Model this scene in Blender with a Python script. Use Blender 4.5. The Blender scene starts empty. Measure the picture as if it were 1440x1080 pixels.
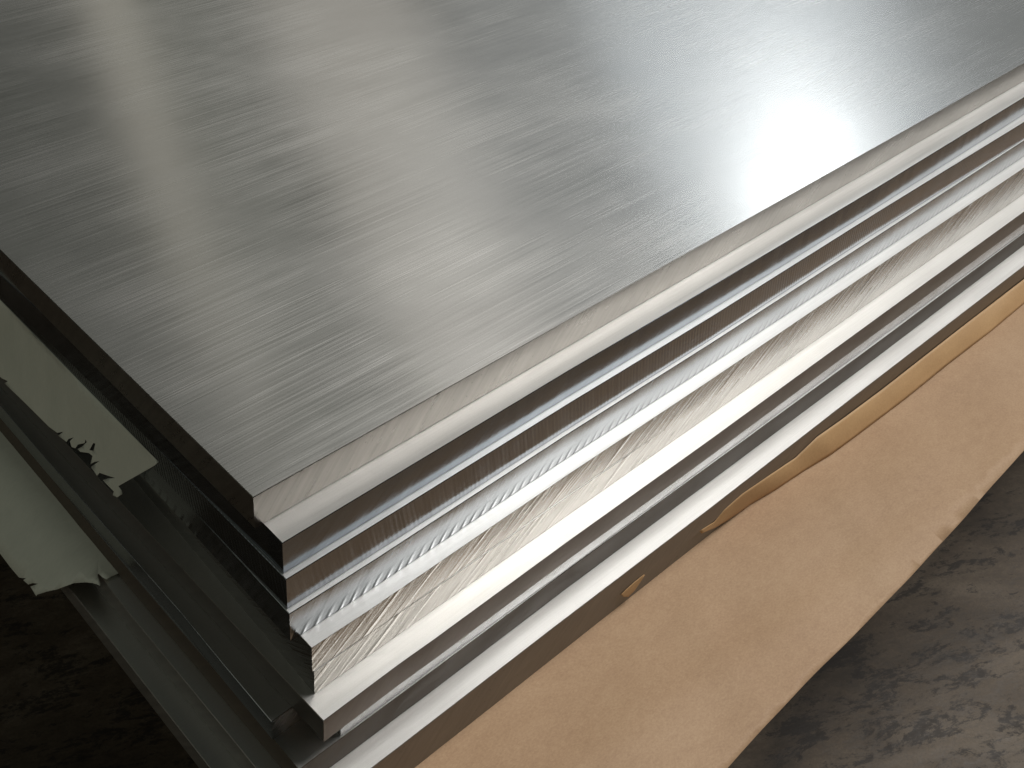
import bpy, bmesh, math, random
from mathutils import Vector, Matrix
from mathutils.geometry import delaunay_2d_cdt
random.seed(7)
S = bpy.context.scene
COL = S.collection

# ---------------------------------------------------------------- camera
# calibrated from the vanishing points of the plates (the photograph is an off-centre crop)
PPX, PPY, FPX = 480.0, 414.0, 1528.0
def _cam(x, y): return Vector((x - PPX, -(y - PPY), -FPX)).normalized()
AX = _cam(2763, -654)
AY = _cam(-1044, -657); AY = (AY - AX * AX.dot(AY)).normalized()
AZ = AX.cross(AY)
RW = Matrix((AX, AY, AZ))                       # camera -> world
CAM = Vector((-0.11241241, -0.17463507, 0.2106059))
cd = bpy.data.cameras.new('camera'); co = bpy.data.objects.new('camera', cd); COL.objects.link(co)
cd.sensor_fit = 'HORIZONTAL'; cd.sensor_width = 36.0
cd.lens = FPX / 1440 * 36
cd.shift_x = (720 - PPX) / 1440; cd.shift_y = -(540 - PPY) / 1440
cd.clip_start = 0.01; cd.clip_end = 200
co.matrix_world = Matrix.Translation(CAM) @ RW.to_4x4()
S.camera = co

# ---------------------------------------------------------------- light
S.view_settings.view_transform = 'Standard'; S.view_settings.look = 'None'
S.view_settings.exposure = 0.0; S.view_settings.gamma = 1.0
W = bpy.data.worlds.new('World'); S.world = W; W.use_nodes = True
bg = W.node_tree.nodes['Background']
bg.inputs[0].default_value = (0.95, 1.0, 0.86, 1); bg.inputs[1].default_value = 0.050

def window_light(name, az, el, w, h, dist, radiance, col, spread=180, lean=False):
    """area light for the hall openings and the added fills: centre direction az/el (deg), size w x h (deg)"""
    a, e = math.radians(az), math.radians(el)
    d = Vector((math.cos(e) * math.cos(a), math.cos(e) * math.sin(a), math.sin(e)))
    L = bpy.data.lights.new(name, 'AREA'); L.shape = 'RECTANGLE'
    L.size = 2 * dist * math.tan(math.radians(w / 2)); L.size_y = 2 * dist * math.tan(math.radians(h / 2))
    L.energy = radiance * math.pi * L.size * L.size_y * 1.0
    L.color = col; L.spread = math.radians(spread)
    o = bpy.data.objects.new(name, L); COL.objects.link(o)
    o.location = d * dist
    z = d; up = Vector((0, 0, 1)); x = up.cross(z).normalized(); y = z.cross(x)
    if lean:                      # panel tilted only to shape its reflected band across the grain
        y = Vector((1, 0, 0)).cross(z).normalized(); x = y.cross(z)
    o.matrix_world = Matrix.Translation(o.location) @ Matrix((x, y, z)).transposed().to_4x4()
    return o
window_light('hall_door_light', 22.8, 28, 3.6, 8.5, 9, 5.2, (0.93, 0.97, 1.0))
window_light('door_side_light', 27, 22, 13, 20, 9.5, 0.46, (0.84, 0.92, 1.0), lean=True)
window_light('wide_fill_light', 27, 25, 34, 24, 9.6, 0.15, (0.92, 0.96, 1.0))  # added wide dim fill between the bands reflected in the top plate
window_light('window_light', 45.5, 30, 8, 40, 8, 0.25, (1.0, 0.93, 0.84), lean=True)
window_light('window_light', 62.5, 22, 2.6, 34, 8, 0.24, (1.0, 0.92, 0.78), lean=True)
window_light('window_light', 58.5, 24, 6, 40, 8.3, 0.028, (0.95, 1.0, 0.80), lean=True)
window_light('roof_light', -22, 36, 32, 22, 7, 2.4, (1.0, 0.98, 0.95))
window_light('paper_fill_light', -14, 56, 24, 20, 6, 15.5, (1.0, 0.97, 0.93))  # added unseen light that brightens the brown paper
window_light('film_fill_light', 172, 28, 50, 26, 8, 0.62, (0.96, 1.0, 0.86))  # added unseen fill from the left, lifts the torn films

# ---------------------------------------------------------------- picture point -> place on a level or on a face
def ray(x, y): return RW @ _cam(x, y)
def on_level(p, z):
    d = ray(*p); return CAM + d * ((z - CAM.z) / d.z)
def on_face(p, a, b):
    d = ray(*p); n = Vector((b.y - a.y, -(b.x - a.x), 0)); return CAM + d * (n.dot(a - CAM) / n.dot(d))

# ---------------------------------------------------------------- materials
class NT:
    def __init__(s, name):
        s.m = bpy.data.materials.new(name); s.m.use_nodes = True
        s.t = s.m.node_tree; s.b = s.t.nodes['Principled BSDF']
    def n(s, typ, **k):
        o = s.t.nodes.new('ShaderNode' + typ)
        for a, v in k.items(): setattr(o, a, v)
        return o
    def l(s, a, b): s.t.links.new(a, b)
    def coord(s, scale=(1, 1, 1), rot=(0, 0, 0), src=None):
        if src is None: src = s.n('TexCoord').outputs['Object']
        m = s.n('Mapping', vector_type='TEXTURE' if False else 'POINT')
        m.inputs['Scale'].default_value = scale; m.inputs['Rotation'].default_value = rot
        s.l(src, m.inputs[0]); return m.outputs[0]
    def rotscale(s, rot, scale):
        a = s.coord((1, 1, 1), rot); return s.coord(scale, (0, 0, 0), a)
    def noise(s, vec, scale=1, detail=4, rough=0.6, dist=0):
        o = s.n('TexNoise'); s.l(vec, o.inputs['Vector'])
        o.inputs['Scale'].default_value = scale; o.inputs['Detail'].default_value = detail
        o.inputs['Roughness'].default_value = rough; o.inputs['Distortion'].default_value = dist
        return o.outputs['Fac']
    def ramp(s, fac, stops):
        r = s.n('ValToRGB'); e = r.color_ramp.elements
        while len(e) < len(stops): e.new(0.5)
        for q, (p, c) in zip(e, stops):
            q.position = p; q.color = (*c, 1) if hasattr(c, '__len__') else (c, c, c, 1)
        s.l(fac, r.inputs[0]); return r.outputs[0]
    def rng(s, v, a, b, c, d):
        m = s.n('MapRange'); s.l(v, m.inputs[0])
        for i, x in zip((1, 2, 3, 4), (a, b, c, d)): m.inputs[i].default_value = x
        return m.outputs[0]
    def math(s, op, a, b):
        m = s.n('Math', operation=op)
        for i, v in ((0, a), (1, b)):
            if hasattr(v, 'is_linked'): s.l(v, m.inputs[i])
            else: m.inputs[i].default_value = v
        return m.outputs[0]
    def mix(s, f, a, b, blend='MIX'):
        m = s.n('MixRGB', blend_type=blend)
        for i, v in ((0, f), (1, a), (2, b)):
            if hasattr(v, 'is_linked'): s.l(v, m.inputs[i])
            else: m.inputs[i].default_value = v if i == 0 else (*v, 1)
        return m.outputs[0]
    def bump(s, h, dist, strength=1.0, prev=None):
        b = s.n('Bump'); b.inputs['Strength'].default_value = strength; b.inputs['Distance'].default_value = dist
        s.l(h, b.inputs['Height'])
        if prev is not None: s.l(prev, b.inputs['Normal'])
        return b.outputs[0]
    def tangent(s, v):
        c = s.n('CombineXYZ')
        for i in range(3): c.inputs[i].default_value = v[i]
        t = s.n('VectorTransform', vector_type='VECTOR', convert_from='OBJECT', convert_to='WORLD')
        s.l(c.outputs[0], t.inputs[0]); s.l(t.outputs[0], s.b.inputs['Tangent'])

def rolled_top(name, rough, aniso, amp, base=(0.80, 0.80, 0.785), con=1.0):
    """mill-finished aluminium, grain along the plate's length (x)"""
    s = NT(name); s.b.inputs['Metallic'].default_value = 1
    fine = s.noise(s.coord((24, 4200, 1)), 1, 2, 0.6)
    mid = s.noise(s.coord((12, 2000, 1)), 1, 3, 0.65)
    wide = s.noise(s.coord((2.0, 60, 1)), 1, 3, 0.5)
    mott = s.noise(s.coord((9, 14, 9)), 1, 4, 0.6)
    grain = s.noise(s.coord((1500, 2600, 1)), 1, 2, 0.6)
    h = s.math('ADD', s.math('MULTIPLY', fine, 0.8), s.math('MULTIPLY', mid, 1.0))
    h = s.math('ADD', h, s.math('MULTIPLY', grain, 0.15))
    if amp: s.l(s.bump(h, amp), s.b.inputs['Normal'])
    tone = s.math('ADD', s.math('MULTIPLY', fine, 0.5), s.math('ADD', s.math('MULTIPLY', mid, 0.35), s.math('MULTIPLY', grain, 0.35)))
    tone = s.math('ADD', tone, s.math('MULTIPLY', wide, 0.12))
    dot = s.noise(s.coord((130, 170, 130)), 1, 1, 0.4)
    metal = s.mix(s.rng(tone, 0.50, 0.82, 0, 1), tuple(c * (1 - 0.24 * con) for c in base), tuple(min(1, c * (1 + 0.16 * con)) for c in base))
    s.l(s.mix(s.rng(dot, 0.84, 0.87, 0, 0.5), metal, (0.12, 0.11, 0.10)), s.b.inputs['Base Color'])
    s.l(s.rng(s.math('ADD', s.math('MULTIPLY', mid, 0.6), s.math('MULTIPLY', mott, 0.5)), 0.35, 0.75, rough - 0.05, rough + 0.06), s.b.inputs['Roughness'])
    s.b.inputs['Anisotropic'].default_value = aniso
    s.tangent((0, 1, 0))      # highlights spread across the grain
    return s.m

def sawn_side(name, ang, rough, amp, fine=2200, kind='scratch', base=(0.72, 0.71, 0.69), metal=1.0):
    """sawn or milled edge of a plate: strokes lean by ang degrees from upright"""
    s = NT(name); s.b.inputs['Metallic'].default_value = metal; s.b.inputs['Specular IOR Level'].default_value = 0.3
    src = s.n('TexCoord').outputs['Object']
    # face coordinates: x along, z up (y folded in so that both pairs of sides get strokes)
    sp = s.n('SeparateXYZ'); s.l(src, sp.inputs[0])
    cb = s.n('CombineXYZ'); s.l(s.math('SUBTRACT', sp.outputs[0], sp.outputs[1]), cb.inputs[0]); s.l(sp.outputs[2], cb.inputs[1])
    r = s.coord((1, 1, 1), (0, 0, math.radians(ang)), cb.outputs[0])
    f1 = s.noise(s.coord((fine, 60, 1), (0, 0, 0), r), 1, 3, 0.7)
    f2 = s.noise(s.coord((fine * 0.3, 25, 1), (0, 0, 0), r), 1, 4, 0.7, 0.3)
    patch = s.noise(s.coord((35, 120, 1), (0, 0, 0), cb.outputs[0]), 1, 4, 0.6)
    h = s.math('ADD', f1, s.math('MULTIPLY', f2, 1.4))
    if kind == 'ridge' or kind == 'tick':
        w = s.n('TexWave', wave_type='BANDS', bands_direction='X')
        s.l(s.coord((1, 1, 1), (0, 0, 0), r), w.inputs['Vector'])
        w.inputs['Scale'].default_value = 185 if kind == 'ridge' else 80
        w.inputs['Distortion'].default_value = 1.1; w.inputs['Detail'].default_value = 2; w.inputs['Detail Scale'].default_value = 1.5
        k = w.outputs['Fac']
        if kind == 'tick': k = s.math('POWER', k, 3.0)
        if kind == 'tick':            # the ticks only bite into the lower part of the face
            k = s.math('MULTIPLY', k, s.rng(sp.outputs[2], -0.0122, -0.0075, 1, 0)); h = s.math('MULTIPLY', h, 0.10)
            h = s.math('ADD', h, s.math('MULTIPLY', k, 1.8))
        else:
            h = s.math('ADD', s.math('MULTIPLY', h, 0.5), s.math('MULTIPLY', k, s.math('MULTIPLY', patch, 1.6)))
    if kind == 'gouge':
        g = s.noise(s.coord((420, 14, 1), (0, 0, 0), s.coord((1, 1, 1), (0, 0, math.radians(ang + 8)), cb.outputs[0])), 1, 2, 0.5)
        h = s.math('ADD', h, s.math('MULTIPLY', s.rng(g, 0.5, 0.75, 0, 1), 2.2))
    s.l(s.bump(h, amp), s.b.inputs['Normal'])
    speck = s.noise(s.coord((700, 500, 700), (0, 0, 0), src), 1, 2, 0.5)
    dirt = s.math('MULTIPLY', s.rng(speck, 0.66, 0.72, 0, 1), s.rng(patch, 0.48, 0.60, 0, 0.8))
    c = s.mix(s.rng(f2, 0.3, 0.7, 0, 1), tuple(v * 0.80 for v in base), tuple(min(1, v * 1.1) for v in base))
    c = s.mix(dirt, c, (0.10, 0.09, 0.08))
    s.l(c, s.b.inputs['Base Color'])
    s.l(s.rng(s.math('ADD', s.math('MULTIPLY', f2, 0.5), s.math('MULTIPLY', patch, 0.5)), 0.3, 0.7, rough - 0.07, rough + 0.08), s.b.inputs['Roughness'])
    s.b.inputs['Anisotropic'].default_value = 0.5
    a = math.radians(ang)
    s.tangent((math.cos(a), 0, -math.sin(a)))
    return s.m

TOP1 = rolled_top('brushed_aluminium', 0.245, 0.74, 0, (0.80, 0.80, 0.78), 0.42)
TOPR = rolled_top('mill_aluminium', 0.38, 0.1, 0, (0.80, 0.80, 0.785), 0.3)
TOPD = rolled_top('dull_aluminium', 0.36, 0.5, 0, (0.76, 0.76, 0.745), 0.3)
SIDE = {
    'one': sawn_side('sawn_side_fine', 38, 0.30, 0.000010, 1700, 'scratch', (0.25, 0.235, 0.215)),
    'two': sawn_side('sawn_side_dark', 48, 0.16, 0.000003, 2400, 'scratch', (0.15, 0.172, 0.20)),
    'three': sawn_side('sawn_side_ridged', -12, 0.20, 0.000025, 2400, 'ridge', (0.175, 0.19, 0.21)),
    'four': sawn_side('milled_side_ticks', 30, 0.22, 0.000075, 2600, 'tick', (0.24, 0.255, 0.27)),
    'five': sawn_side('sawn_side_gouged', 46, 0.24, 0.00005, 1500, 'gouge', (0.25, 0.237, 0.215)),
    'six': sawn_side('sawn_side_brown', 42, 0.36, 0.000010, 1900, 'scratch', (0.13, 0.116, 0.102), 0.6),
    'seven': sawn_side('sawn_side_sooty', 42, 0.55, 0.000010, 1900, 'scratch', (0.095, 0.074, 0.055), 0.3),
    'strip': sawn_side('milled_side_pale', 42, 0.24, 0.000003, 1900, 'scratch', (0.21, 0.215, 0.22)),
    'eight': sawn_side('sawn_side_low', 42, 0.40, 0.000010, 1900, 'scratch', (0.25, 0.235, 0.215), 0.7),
}

# ---------------------------------------------------------------- object helpers
def link(name, bm_or_me, mats, parent=None):
    if isinstance(bm_or_me, bmesh.types.BMesh):
        me = bpy.data.meshes.new(name); bm_or_me.to_mesh(me); bm_or_me.free()
    else: me = bm_or_me
    for m in (mats if isinstance(mats, (list, tuple)) else [mats]): me.materials.append(m)
    o = bpy.data.objects.new(name, me); COL.objects.link(o)
    if parent: o.parent = parent
    return o
def tag(o, label, cat, group=None):
    o['label'] = label; o['category'] = cat
    if group: o['group'] = group

GR = 'aluminium plates in the stack'
def plate(label, ztop, t, T, right, left, topm, sidem, xlen=2.4, ylen=1.25, bev=0.00018, jag=0.000008):
    """one plate: top corner T and points along its two visible top edges (picture points), backs squared off"""
    c = T if isinstance(T, Vector) else on_level(T, ztop)
    rp = [p if isinstance(p, Vector) else on_level(p, ztop) for p in right]; lp = [on_level(p, ztop) for p in left]
    u = (rp[-1] - c).normalized(); v = (lp[-1] - c).normalized()
    rend = rp[-1] + u * max(0.1, xlen - (rp[-1] - c).length); lend = lp[-1] + v * max(0.1, ylen - (lp[-1] - c).length)
    outline = [c] + rp + [rend, rend + (lend - c), lend] + lp[::-1]
    # subdivide the visible edges and roughen them slightly
    pts = []
    n = len(outline)
    for i in range(n):
        a, b = outline[i], outline[(i + 1) % n]
        vis = i <= len(rp) - 1 or i >= n - len(lp)
        k = max(1, int((b - a).length / (0.004 if vis else 5)))
        for j in range(k):
            q = a.lerp(b, j / k)
            if vis and not (i == 0 and j == 0):
                e = (b - a).normalized(); q = q + Vector((e.y, -e.x, 0)) * random.gauss(0, jag)
            pts.append(q)
    u2 = Vector((u.x, u.y, 0)).normalized()
    mat = Matrix.Translation(c) @ Matrix((u2, Vector((-u2.y, u2.x, 0)), Vector((0, 0, 1)))).transposed().to_4x4()
    inv = mat.inverted()
    bm = bmesh.new()
    vt = [bm.verts.new(inv @ q) for q in pts]
    vb = [bm.verts.new(inv @ q - Vector((0, 0, t - 0.00004))) for q in pts]
    ft = bm.faces.new(vt); fb = bm.faces.new(vb[::-1])
    for i in range(len(pts)):
        j = (i + 1) % len(pts); f = bm.faces.new((vt[i], vb[i], vb[j], vt[j])); f.material_index = 1
    bmesh.ops.recalc_face_normals(bm, faces=bm.faces)
    rim = [e for e in ft.edges] + [e for e in fb.edges]
    bmesh.ops.bevel(bm, geom=rim, offset=bev, segments=1, affect='EDGES', material=1)
    o = link('metal_plate', bm, [topm, sidem]); o.matrix_world = mat
    tag(o, label, 'metal plate', GR)
    return c, rp, lp

Z1, Z2, Z3, Z4, Z5, Z5B, Z6, ZL, Z7, Z8, Z9, ZP = 0, -.012, -.02411, -.03649, -.04867, -.05975, -.07026, -.08083, -.09031, -.10151, -.11271, -.12251
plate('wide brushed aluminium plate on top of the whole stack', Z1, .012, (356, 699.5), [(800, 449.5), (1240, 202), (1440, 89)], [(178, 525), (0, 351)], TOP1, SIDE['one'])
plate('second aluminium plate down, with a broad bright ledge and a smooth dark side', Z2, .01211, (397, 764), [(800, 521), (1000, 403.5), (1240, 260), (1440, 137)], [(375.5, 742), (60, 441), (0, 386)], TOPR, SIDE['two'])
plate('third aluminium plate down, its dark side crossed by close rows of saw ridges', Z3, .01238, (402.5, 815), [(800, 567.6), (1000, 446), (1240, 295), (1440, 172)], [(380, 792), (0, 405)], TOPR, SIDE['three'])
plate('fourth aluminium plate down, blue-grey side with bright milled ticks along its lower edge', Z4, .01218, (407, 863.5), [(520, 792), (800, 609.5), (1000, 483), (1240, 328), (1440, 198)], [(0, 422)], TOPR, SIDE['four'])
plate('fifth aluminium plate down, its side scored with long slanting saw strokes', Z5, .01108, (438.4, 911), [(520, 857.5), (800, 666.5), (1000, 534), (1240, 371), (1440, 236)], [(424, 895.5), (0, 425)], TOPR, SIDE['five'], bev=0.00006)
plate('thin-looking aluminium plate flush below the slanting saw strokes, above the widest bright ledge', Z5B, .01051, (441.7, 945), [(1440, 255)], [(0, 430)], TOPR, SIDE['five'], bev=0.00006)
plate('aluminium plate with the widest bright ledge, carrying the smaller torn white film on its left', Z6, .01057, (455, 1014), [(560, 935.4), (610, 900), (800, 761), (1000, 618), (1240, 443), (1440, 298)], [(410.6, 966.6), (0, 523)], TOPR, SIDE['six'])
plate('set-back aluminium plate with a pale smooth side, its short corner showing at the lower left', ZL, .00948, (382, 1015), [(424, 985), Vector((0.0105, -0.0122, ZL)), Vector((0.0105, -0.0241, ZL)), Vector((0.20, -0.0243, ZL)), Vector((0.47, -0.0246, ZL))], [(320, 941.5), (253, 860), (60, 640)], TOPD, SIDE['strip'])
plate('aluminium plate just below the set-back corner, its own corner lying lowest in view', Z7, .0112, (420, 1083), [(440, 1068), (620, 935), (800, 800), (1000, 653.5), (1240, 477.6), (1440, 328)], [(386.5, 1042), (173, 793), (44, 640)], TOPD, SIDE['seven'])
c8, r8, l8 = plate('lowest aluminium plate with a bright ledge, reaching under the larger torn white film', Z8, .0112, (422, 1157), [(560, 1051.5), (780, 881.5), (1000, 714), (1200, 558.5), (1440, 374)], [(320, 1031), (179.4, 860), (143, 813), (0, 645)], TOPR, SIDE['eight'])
# the bottom plate's right side is flush with the one above (a hair behind it); its corner is out of the picture
ra, rb = on_level((560, 1051.5), Z8), on_level((1440, 374), Z8)
ba, bb = on_level((295.5, 1080), Z9), on_level((123.4, 860), Z9)
rd = (rb - ra).normalized(); bd = (bb - ba).normalized()
back = Vector((-rd.y, rd.x, 0)) * 0.0005
q = ra + back; kk = ((ba.x - q.x) * bd.y - (ba.y - q.y) * bd.x) / (rd.x * bd.y - rd.y * bd.x)
c9 = q + rd * kk; c9.z = Z9
e9 = rb + back; e9.z = Z9
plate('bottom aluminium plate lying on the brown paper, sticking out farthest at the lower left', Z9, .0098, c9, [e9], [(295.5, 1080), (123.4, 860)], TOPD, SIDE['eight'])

# ---------------------------------------------------------------- brown paper and what lies under it
def cdt_mesh(outline, step, zf, thick, holes=()):
    """sheet with the given outline (world xy), filled with a fine grid so that it can wave; returns a bmesh"""
    xs = [p.x for p in outline]; ys = [p.y for p in outline]
    pts = [Vector((p.x, p.y)) for p in outline]; n = len(pts)
    edges = [(i, (i + 1) % n) for i in range(n)]
    for hseg in holes:
        b = len(pts); pts += [Vector((p.x, p.y)) for p in hseg]
        edges += [(b + i, b + (i + 1) % len(hseg)) for i in range(len(hseg))]
    x = min(xs)
    while x < max(xs):
        y = min(ys)
        while y < max(ys):
            pts.append(Vector((x + random.uniform(-.2, .2) * step, y + random.uniform(-.2, .2) * step))); y += step
        x += step
    v, e, f, *_ = delaunay_2d_cdt(pts, edges, [], 0, 1e-6)
    def inside(p, poly):
        r = False; m = len(poly)
        for i in range(m):
            a, b = poly[i], poly[(i + 1) % m]
            if (a.y > p.y) != (b.y > p.y) and p.x < (b.x - a.x) * (p.y - a.y) / (b.y - a.y) + a.x: r = not r
        return r
    bm = bmesh.new(); vs = [bm.verts.new((p.x, p.y, zf(p.x, p.y))) for p in v]
    for t in f:
        c = sum((Vector(v[i]) for i in t), Vector((0, 0))) / len(t)
        if inside(c, outline) and not any(inside(c, h) for h in holes):
            try: bm.faces.new([vs[i] for i in t])
            except ValueError: pass
    bmesh.ops.delete(bm, geom=[q for q in bm.verts if not q.link_faces], context='VERTS')
    for q in bm.faces: q.smooth = True
    bmesh.ops.recalc_face_normals(bm, faces=bm.faces)
    if sum(q.normal.z for q in bm.faces) < 0: bmesh.ops.reverse_faces(bm, faces=bm.faces)
    top = list(bm.faces)
    if thick:
        r = bmesh.ops.solidify(bm, geom=top, thickness=thick)
    return bm

# kraft paper
s = NT('kraft_paper')
fib = s.noise(s.coord((900, 1500, 900)), 1, 5, 0.75); blot = s.noise(s.coord((16, 26, 16)), 1, 4, 0.55); mid = s.noise(s.coord((160, 300, 160)), 1, 4, 0.6)
t = s.math('ADD', s.math('MULTIPLY', fib, 0.75), s.math('ADD', s.math('MULTIPLY', blot, 0.35), s.math('MULTIPLY', mid, 0.25)))
col = s.ramp(s.rng(t, 0.50, 0.86, 0, 1), [(0, (0.37, 0.235, 0.140)), (0.5, (0.44, 0.290, 0.175)), (1, (0.50, 0.345, 0.215))])
spk = s.noise(s.coord((260, 260, 260)), 1, 1, 0.5)
col = s.mix(s.rng(spk, 0.85, 0.88, 0, 0.5), col, (0.10, 0.06, 0.035))
s.l(col, s.b.inputs['Base Color']); s.b.inputs['Roughness'].default_value = 0.62; s.b.inputs['Specular IOR Level'].default_value = 0.35
s.l(s.bump(s.math('ADD', s.math('MULTIPLY', fib, 0.4), mid), 0.00006, 1.0, None), s.b.inputs['Normal'])
KRAFT = s.m
s = NT('kraft_paper_bounce'); fib = s.noise(s.coord((900, 1500, 900)), 1, 5, 0.75); blot = s.noise(s.coord((30, 60, 60)), 1, 3, 0.5)  # same paper, with warm bounce light from its surroundings put into the colour
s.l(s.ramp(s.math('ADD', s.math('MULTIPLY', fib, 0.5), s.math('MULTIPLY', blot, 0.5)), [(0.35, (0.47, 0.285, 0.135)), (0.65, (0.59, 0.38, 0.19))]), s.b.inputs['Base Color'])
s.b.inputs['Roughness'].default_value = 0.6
KRAFT_BOUNCE = s.m

def paper_z(x, y):
    d = max(0.0, -y - 0.036)
    f = min(1, d / 0.03)
    w = f * (0.0014 + 0.0010 * math.sin(x * 33 + 1.0 + y * 40) + 0.0004 * math.sin(x * 71 - y * 95))
    g = max(0.0, min(1, (d - 0.008) / .012))
    w += 0.0016 * math.exp(-((x - 0.262 - (y + .05) * .8) / 0.008) ** 2) * g * math.exp(-d / .04)
    w += 0.0014 * math.exp(-((x - 0.160 - (y + .05) * .5) / 0.009) ** 2) * g * math.exp(-d / .05)
    w += 0.0010 * math.exp(-((y + 0.071 + 0.10 * (x - 0.1)) / 0.006) ** 2) * g
    return ZP + 0.0004 + max(w, 0)
pe = [on_level((1027, 1080), ZP), on_level((1440, 640), ZP)]
pd = (pe[1] - pe[0]).normalized()
pn = Vector((-pd.y, pd.x, 0))
p0 = pe[0] - pd * 0.13; p1 = pe[1] + pd * 1.2
out = []
k = 240
for i in range(k + 1):
    q = p0.lerp(p1, i / k); q = q - pn * (0.0004 * math.sin(q.x * 31) + 0.00008 * math.sin(q.x * 140)); out.append(q)
out += [p1 + pn * 0.22, p0 + pn * 0.22 + pd * 0.03]
# (the outer edge droops a little over the board below)
# the sheet only needs to reach a hand's width in under the stack
bm = cdt_mesh(out, 0.0065, lambda x, y: paper_z(x, y) - 0.25 * max(0, (-y - 0.0905)) ** 1.3 if y < -.0905 else paper_z(x, y), -0.00018)
o = link('kraft_paper_sheet', bm, KRAFT); tag(o, 'flat brown kraft paper sheet spread out under the right side of the stack', 'paper')

# upturned fold of paper against the lowest plates
up = [(983, 746), (1004, 733), (1018, 716), (1043, 694), (1078, 670), (1118, 643), (1148, 614), (1185, 588), (1240, 547), (1344, 465.5), (1407, 417), (1440, 391.5), (1600, 268)]
lo = [(985, 749), (1004, 741), (1018, 733), (1046, 714), (1091, 688), (1130, 662), (1167, 640), (1200, 616), (1274, 560), (1333, 512), (1394, 465.5), (1440, 426.7), (1600, 300)]
fa, fb_ = on_level((560, 1051.5), Z8), on_level((1440, 374), Z8)
fn = Vector((fb_.y - fa.y, -(fb_.x - fa.x), 0)).normalized()
if fn.y > 0: fn = -fn
def fold(name, up, lo, label):
    bm = bmesh.new(); rows = []
    N = 40
    def samp(L, t):
        q = t * (len(L) - 1); i = min(int(q), len(L) - 2); f = q - i
        return (L[i][0] * (1 - f) + L[i + 1][0] * f, L[i][1] * (1 - f) + L[i + 1][1] * f)
    for i in range(N * (len(up) - 1) // 8 + 1):
        t = i / (N * (len(up) - 1) // 8)
        a = on_face(samp(up, t), fa, fb_) + fn * 0.0002
        b = on_face(samp(lo, t), fa, fb_) + fn * 0.0004
        if b.z < ZP + 0.0012: b = on_level(samp(lo, t), ZP + 0.0012)
        row = []
        for j in range(9):
            f = j / 8; q = a.lerp(b, f)
            bul = math.sin(f * math.pi) * 0.03 * (b - a).length
            q = q + (fn * 0.6 + Vector((0, 0, 0.8))) * bul + Vector((0, 0, 1)) * 0.0003 * math.sin(q.x * 190) * math.sin(f * 3.1)
            row.append(bm.verts.new(q))
        rows.append(row)
    for r0, r1 in zip(rows, rows[1:]):
        for j in range(8):
            f = bm.faces.new((r0[j], r0[j + 1], r1[j + 1], r1[j])); f.smooth = True
    bmesh.ops.recalc_face_normals(bm, faces=bm.faces)
    bmesh.ops.solidify(bm, geom=list(bm.faces), thickness=0.00018)
    o = link(name, bm, KRAFT_BOUNCE); tag(o, label, 'paper'); return o
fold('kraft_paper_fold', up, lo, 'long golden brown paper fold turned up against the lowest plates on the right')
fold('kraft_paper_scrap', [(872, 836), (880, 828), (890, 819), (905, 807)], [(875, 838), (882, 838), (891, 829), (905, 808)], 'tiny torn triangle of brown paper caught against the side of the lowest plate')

# board below the paper
s = NT('raw_board'); g = s.noise(s.coord((4, 90, 90)), 1, 5, 0.6)
s.l(s.ramp(g, [(0.3, (0.10, 0.07, 0.045)), (0.7, (0.22, 0.16, 0.10))]), s.b.inputs['Base Color']); s.b.inputs['Roughness'].default_value = 0.8
BOARD = s.m
def block(name, x0, x1, y0, y1, z0, z1, m, bev=0.001):
    bm = bmesh.new(); bmesh.ops.create_cube(bm, size=1)
    for v in bm.verts: v.co = Vector(((x0 + x1) / 2 + v.co.x * (x1 - x0), (y0 + y1) / 2 + v.co.y * (y1 - y0), (z0 + z1) / 2 + v.co.z * (z1 - z0)))
    bmesh.ops.bevel(bm, geom=list(bm.edges), offset=bev, segments=2, affect='EDGES')
    return link(name, bm, m)

# ---------------------------------------------------------------- floor
FZ = -0.32
s = NT('worn_floor'); s.b.inputs['Metallic'].default_value = 0.0
cc = s.coord((1, 1, 1), (0, 0, math.radians(20)))
big = s.noise(s.coord((9, 22, 9), (0, 0, 0), cc), 1, 6, 0.62, 0.6)
smear = s.noise(s.coord((24, 70, 24), (0, 0, 0), cc), 1, 8, 0.8, 0.3)
small = s.noise(s.coord((130, 240, 130), (0, 0, 0), cc), 1, 6, 0.75, 0.3)
grit = s.noise(s.coord((600, 600, 600)), 1, 3, 0.7)
base = s.ramp(s.rng(s.math('ADD', s.math('MULTIPLY', big, 0.7), s.math('MULTIPLY', small, 0.35)), 0.38, 0.70, 0, 1), [(0, (0.046, 0.034, 0.023)), (0.45, (0.104, 0.078, 0.054)), (1, (0.20, 0.16, 0.118))])
stain = s.rng(s.math('ADD', s.math('MULTIPLY', smear, 0.75), s.math('MULTIPLY', small, 0.3)), 0.535, 0.585, 0, 0.8)
c = s.mix(stain, base, (0.016, 0.013, 0.012))
c = s.mix(s.rng(grit, 0.3, 0.8, 0.35, 0), c, (0.02, 0.018, 0.016))
s.l(c, s.b.inputs['Base Color'])
s.l(s.rng(small, 0.3, 0.7, 0.45, 0.7), s.b.inputs['Roughness']); s.b.inputs['Specular IOR Level'].default_value = 0.3
s.l(s.bump(s.math('ADD', s.math('MULTIPLY', small, 1.0), s.math('MULTIPLY', grit, 0.3)), 0.00015), s.b.inputs['Normal'])
bm = bmesh.new(); bmesh.ops.create_grid(bm, x_segments=8, y_segments=8, size=40)
for v in bm.verts: v.co.z = FZ
fl = link('floor', bm, s.m); fl['kind'] = 'structure'

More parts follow.
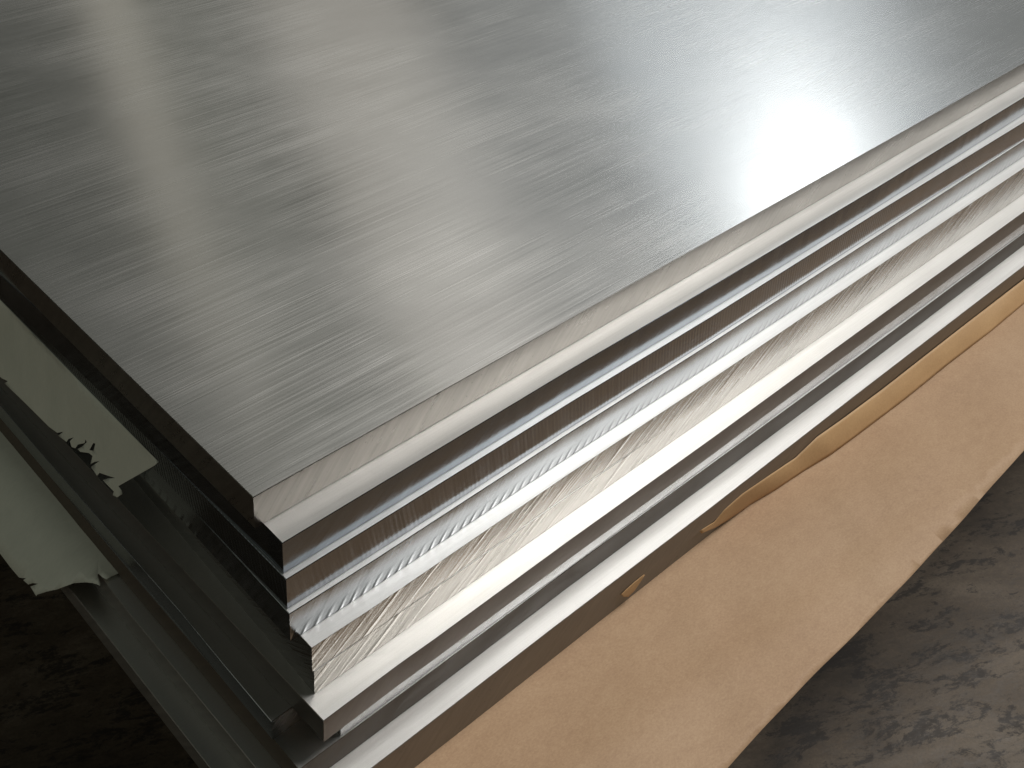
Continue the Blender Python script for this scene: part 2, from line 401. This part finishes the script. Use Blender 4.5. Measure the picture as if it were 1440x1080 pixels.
# ---------------------------------------------------------------- torn film
s = NT('milky_film')
n1 = s.noise(s.coord((30, 60, 30)), 1, 4, 0.6); n2 = s.noise(s.coord((300, 900, 300)), 1, 4, 0.7)
s.l(s.ramp(s.math('ADD', s.math('MULTIPLY', n1, 0.6), s.math('MULTIPLY', n2, 0.4)), [(0.3, (0.60, 0.61, 0.53)), (0.7, (0.72, 0.72, 0.63))]), s.b.inputs['Base Color'])
s.b.inputs['Roughness'].default_value = 0.5
s.l(s.bump(s.math('ADD', n1, s.math('MULTIPLY', n2, 0.15)), 0.0004), s.b.inputs['Normal'])
FILM = s.m
f1 = [(-120, 403), (0, 523), (9, 530), (17, 534), (13, 537), (40, 563), (73, 598), (84, 607), (92, 606), (86, 611), (97, 620), (99, 616), (106, 614), (101, 619), (104, 627), (109, 629), (112, 624), (121, 622), (122, 617), (124, 621), (118, 627), (112, 630), (116, 634), (123, 635), (128, 636), (133, 640), (131, 651), (136, 648), (143, 647), (136, 652), (132, 655), (141, 667), (144, 663), (152, 666), (166, 671), (156, 671), (149, 673), (157, 681), (165, 689), (164, 694), (170, 697), (176, 693), (175, 688), (170, 682), (216, 655), (222, 650), (-40, 380), (-120, 295)]
# it is pinched under the third plate and hangs down over the edges below to the rim of the sixth
ua, ub = on_level((404, 858), Z4), on_level((0, 432), Z4)      # where it comes out
db = on_level((0, 521), Z6)                                     # where it ends
eu = (ub - ua).normalized(); en = eu.cross(db - ub).normalized()
if en.x > 0: en = -en
ev = en.cross(eu); 
if ev.z > 0: ev = -ev
P0 = ua + en * 0.0010
def on_plane(p):
    d = ray(*p); q = CAM + d * (en.dot(P0 - CAM) / en.dot(d)); r = q - P0
    return Vector((r.dot(eu), r.dot(ev), 0))
out = [on_plane(p) for p in f1]
tri = [on_plane(p) for p in ((128, 632), (133, 622), (136, 623), (134, 633))]
bm = cdt_mesh(out, 0.004, lambda x, y: 0, 0, (tri,))
for v in bm.verts:
    x, y = v.co.x, v.co.y
    v.co = P0 + eu * x + ev * y + en * (0.0018 * max(0, min(1, y / 0.033)) ** 2 + 0.0003 * math.sin(x * 75 + y * 40))
bmesh.ops.solidify(bm, geom=list(bm.faces), thickness=0.00012)
def on_surface(p, zf, z0):
    z = z0
    for _ in range(60):
        q = on_level(p, z); z = 0.7 * z + 0.3 * zf(q.x, q.y)
    return on_level(p, z)
o = link('torn_film', bm, FILM); tag(o, 'narrow torn strip of milky protective film nearer the top plate', 'protective film', 'torn protective films on the left')
f2 = [(-120, 660), (-40, 745), (0, 778), (15, 798), (27, 812), (31, 813), (37, 813), (33, 816), (40, 822), (46, 820), (54, 821), (48, 823), (43, 825), (51, 838), (53, 836), (66, 832), (80, 829), (104, 820), (120, 819), (130, 820), (137, 822), (141, 824), (141, 820), (138, 811), (137, 808), (139, 807), (144, 812), (150, 815), (156, 811), (163, 808), (210, 786), (140, 670), (40, 540), (-60, 420)]
la, lb = on_level((179.4, 860), Z8), on_level((0, 645), Z8)
ln = Vector((lb.y - la.y, -(lb.x - la.x), 0)).normalized()
if ln.x > 0: ln = -ln
def f2z(x, y):
    d = (Vector((x, y, 0)) - Vector((la.x, la.y, 0))).dot(ln)
    d = max(0.0, d); r = (Vector((x, y)) - Vector((la.x, la.y))).length
    return Z8 + 0.0012 - 0.9 * (math.sqrt(d * d + 0.003 ** 2) - 0.003) + 0.00015 * math.sin(x * 70 + y * 50) - 0.0003 * math.exp(-((r - 0.045) / .002) ** 2)
out = [on_surface(p, f2z, Z8) for p in f2]
bm = cdt_mesh(out, 0.006, f2z, -0.00012, ())
o = link('torn_film', bm, FILM); tag(o, 'broad torn sheet of milky film hanging over the lower left edge of the stack', 'protective film', 'torn protective films on the left')

# ---------------------------------------------------------------- hidden support: the stack rests on bearers
b = block('pallet_board', 0.01, 2.3, -0.082, 1.2, ZP - 0.02, ZP - 0.0008, BOARD); tag(b, 'dark board lying under the brown paper', 'board')
for x, which in ((0.12, 'nearest'), (1.1, 'middle'), (2.05, 'farthest')):
    b = block('wooden_bearer', x, x + 0.09, -0.06, 1.18, FZ, ZP - 0.0202, BOARD, 0.003); tag(b, which + ' of the wooden bearers under the board, in the dark below the stack', 'timber', 'bearers under the board')
